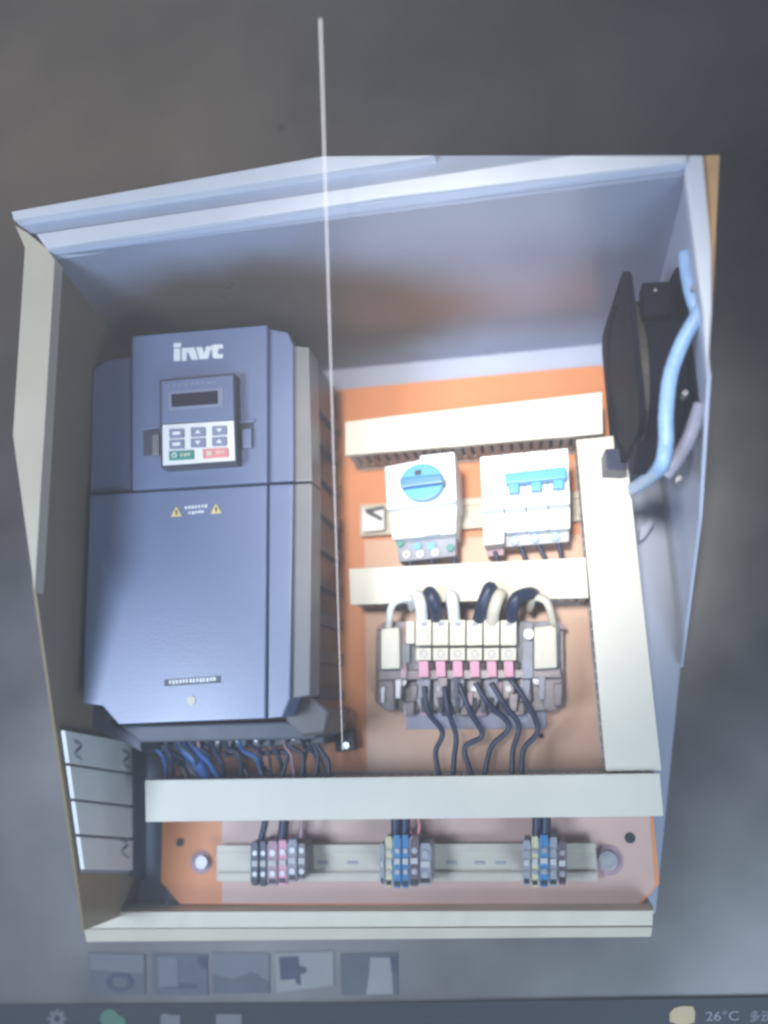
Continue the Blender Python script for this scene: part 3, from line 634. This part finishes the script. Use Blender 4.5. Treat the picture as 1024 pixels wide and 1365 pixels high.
tag(prism('cable_clip', [(853, 704), (868, 690), (872, 698), (860, 716), (852, 722)], 0.006, 0.018, 'paint'), 'small grey cable clip on the wall right of the vertical duct', 'clip')

# ================================================================ slatted white panel at lower left
pn = thing('slatted_panel', 'white panel of four stacked sections at the lower left of the cabinet', 'panel', on_wall(135, 1165, XLB, XLF))
TLp, TRp, BRp, BLp = (77, 974), (168, 990), (169, 1164), (104, 1163)
def wall_piece(name, q, off, th, m, parent, bevel=0.0006):
    f = [on_wall(x, y, XLB, XLF)+Vector((off, 0, 0)) for x, y in q]
    return wprism(name, f, [v-Vector((th, 0, 0)) for v in f], m, parent, bevel)
for k in range(4):
    a, b = k/4, (k+1)/4-0.022
    wall_piece('section', [lerp(TLp, BLp, a), lerp(TRp, BRp, a), lerp(TRp, BRp, b), lerp(TLp, BLp, b)], 0.005, 0.003, 'white', pn)
wall_piece('backing', [lerp(TLp, TRp, 0.03), TRp, BRp, lerp(BLp, BRp, 0.03)], 0.0022, 0.0018, 'grey', pn, 0)
wall_piece('corner_shadow', [(170, 986), (187, 984), (186, 1172), (171, 1168)], 0.006, 0.005, 'drive_dark', pn)  # dark strip painted where only the wall corner is in shadow
for x, y in ((93, 1003), (158, 1016), (156, 1134)):
    tube('hinge_loop', [on_wall(px, py, XLB, XLF)+Vector((0.0055, 0, 0)) for px, py in ((x-4, y-14), (x+5, y-8), (x-3, y+2), (x+5, y+10))], 0.0009, 'grey', pn)

# ================================================================ bright line running down the screen
la, lb = P(427, 25, -0.275), P(456.5, 1000, -0.105)
ln = tube('bright_line', [la, la.lerp(lb, 0.33), la.lerp(lb, 0.66), lb], (0.00050, 0.00018), 'line_light', None, 8)
tag(ln, 'thin bright white vertical line running down beside the drive', 'line')

# ================================================================ picture thumbnails below the cabinet and taskbar
YT = YS-0.0015
GTh = 'small picture thumbnails in the row below the cabinet'
def thumb(label, quad, m):
    c = P(0.5*(quad[0][0]+quad[1][0]), quad[3][1], YT)
    t = thing('picture_thumbnail', label, 'thumbnail', c, GTh)
    prism('sheet', quad, YT, YS+0.001, m, t, 0); return t
t = thumb('leftmost small thumbnail with pale top and dark loop', [(118, 1270), (193, 1272), (193, 1325), (120, 1326)], 'thumb_grey')
prism('pale_area', [(119, 1271), (192, 1273), (192, 1297), (120, 1293)], YT-0.0005, YT+0.0003, 'thumb_pale', t, 0)
ring('loop', 159, 1310, 13, 8, YT-0.0008, YT+0.0003, 'thumb_dark', t, sx=1.5, sy=0.85)
t = thumb('second small thumbnail from the left, plain grey with faint bands', [(202, 1271), (276, 1272), (277, 1327), (204, 1327)], 'thumb_grey')
prism('pale_area', [(210, 1276), (236, 1276), (238, 1316), (212, 1316)], YT-0.0005, YT+0.0003, 'thumb_pale', t, 0)
prism('dark_area', [(262, 1275), (274, 1275), (275, 1292), (266, 1290)], YT-0.0005, YT+0.0003, 'thumb_dark', t, 0)
prism('dark_area', [(214, 1318), (238, 1312), (262, 1313), (262, 1318)], YT-0.0005, YT+0.0003, 'thumb_dark', t, 0)
t = thumb('middle small thumbnail, grey with darker slanted lower part', [(282, 1270), (359, 1271), (359, 1325), (283, 1326)], 'thumb_pale')
prism('dark_area', [(283, 1300), (310, 1306), (335, 1296), (358, 1310), (358, 1324), (284, 1325)], YT-0.0005, YT+0.0003, 'thumb_grey', t, 0)
t = thumb('cream small thumbnail with dark shape, second from right', [(366, 1271), (444, 1268), (445, 1314), (369, 1323)], 'thumb_cream')
prism('dark_area', [(372, 1276), (398, 1275), (399, 1288), (409, 1290), (408, 1297), (400, 1299), (401, 1313), (395, 1312), (394, 1305), (374, 1307)], YT-0.0005, YT+0.0003, 'thumb_dark', t, 0)
t = thumb('rightmost small thumbnail with pale patch on its right side', [(454, 1272), (530, 1271), (530, 1326), (456, 1326)], 'thumb_grey')
prism('pale_area', [(494, 1276), (522, 1277), (524, 1325), (488, 1326), (492, 1300)], YT-0.0005, YT+0.0003, 'thumb_cream', t, 0)
prism('dark_area', [(520, 1276), (529, 1276), (529, 1296), (522, 1296)], YT-0.0005, YT+0.0003, 'thumb_dark', t, 0)

YK = YS-0.003
tk = thing('taskbar', 'dark strip with small icons along the bottom edge of the screen', 'taskbar', P(512, 1360, YK))
prism('strip', [(-60, 1340), (512, 1337), (1090, 1329), (1090, 1400), (-60, 1400)], YK, YS+0.001, 'taskbar', tk, 0)
g = ring('gear_icon', 76, 1358, 9, 4.5, YK-0.001, YK+0.0005, 'icon_pale', tk)
for k in range(8):
    a = 2*math.pi*k/8; x, y = 76+10.5*math.cos(a), 1358+10.5*math.sin(a)
    prism('tooth', [(x-2, y-2), (x+2, y-2), (x+2, y+2), (x-2, y+2)], YK-0.001, YK+0.0005, 'icon_pale', g, 0)
disc('chat_icon', 146, 1358, 13, YK-0.001, YK+0.0005, 'icon_green', tk, 24, ry=11, bevel=0)
disc('chat_icon', 158, 1364, 10, YK-0.0014, YK+0.0005, 'icon_green', tk, 24, ry=9, bevel=0)
prism('folder_icon', [(214, 1353), (222, 1351), (226, 1353), (240, 1353), (240, 1368), (214, 1368)], YK-0.001, YK+0.0005, 'icon_pale', tk, 0)
prism('window_icon', [(288, 1352), (322, 1352), (322, 1368), (288, 1368)], YK-0.001, YK+0.0005, 'icon_pale', tk, 0)
prism('weather_icon', [(893, 1362), (893, 1351), (899, 1344), (910, 1341), (924, 1342), (927, 1350), (926, 1363), (910, 1368)], YK-0.001, YK+0.0005, 'icon_yellow', tk, 0)
text('temperature_text', '26°C', [(941, 1361), (985, 1360), (941, 1348)], YK-0.0006, 'icon_text', tk)
text('weather_text', '多云', [(1000, 1362), (1027, 1361.5), (1000, 1347.5)], YK-0.0006, 'icon_text', tk)
sp = prism('screen_speck', [(370.5, 167), (380, 167), (379, 170), (375.5, 174.5), (373, 173)], YS-0.001, YS+0.0005, 'black', None, 0)
tag(sp, 'tiny black speck on the dark screen above the cabinet', 'speck')

# ================================================================ thin volume added to stand in for veiling glare
hz = box('glare_veil', -2.4, 2.4, -1.05, 0.09, -2.0, 2.4, 'screen', None, 0); hz['kind'] = 'stuff'
hm = bpy.data.materials.new('glare_veil'); hm.use_nodes = True; nt = hm.node_tree; nt.nodes.clear()
ou = nt.nodes.new('ShaderNodeOutputMaterial'); pv = nt.nodes.new('ShaderNodeVolumePrincipled')
pv.inputs['Color'].default_value = (0.92, 0.93, 0.97, 1); pv.inputs['Density'].default_value = 0.19
nt.links.new(pv.outputs['Volume'], ou.inputs['Volume']); hz.data.materials.clear(); hz.data.materials.append(hm)
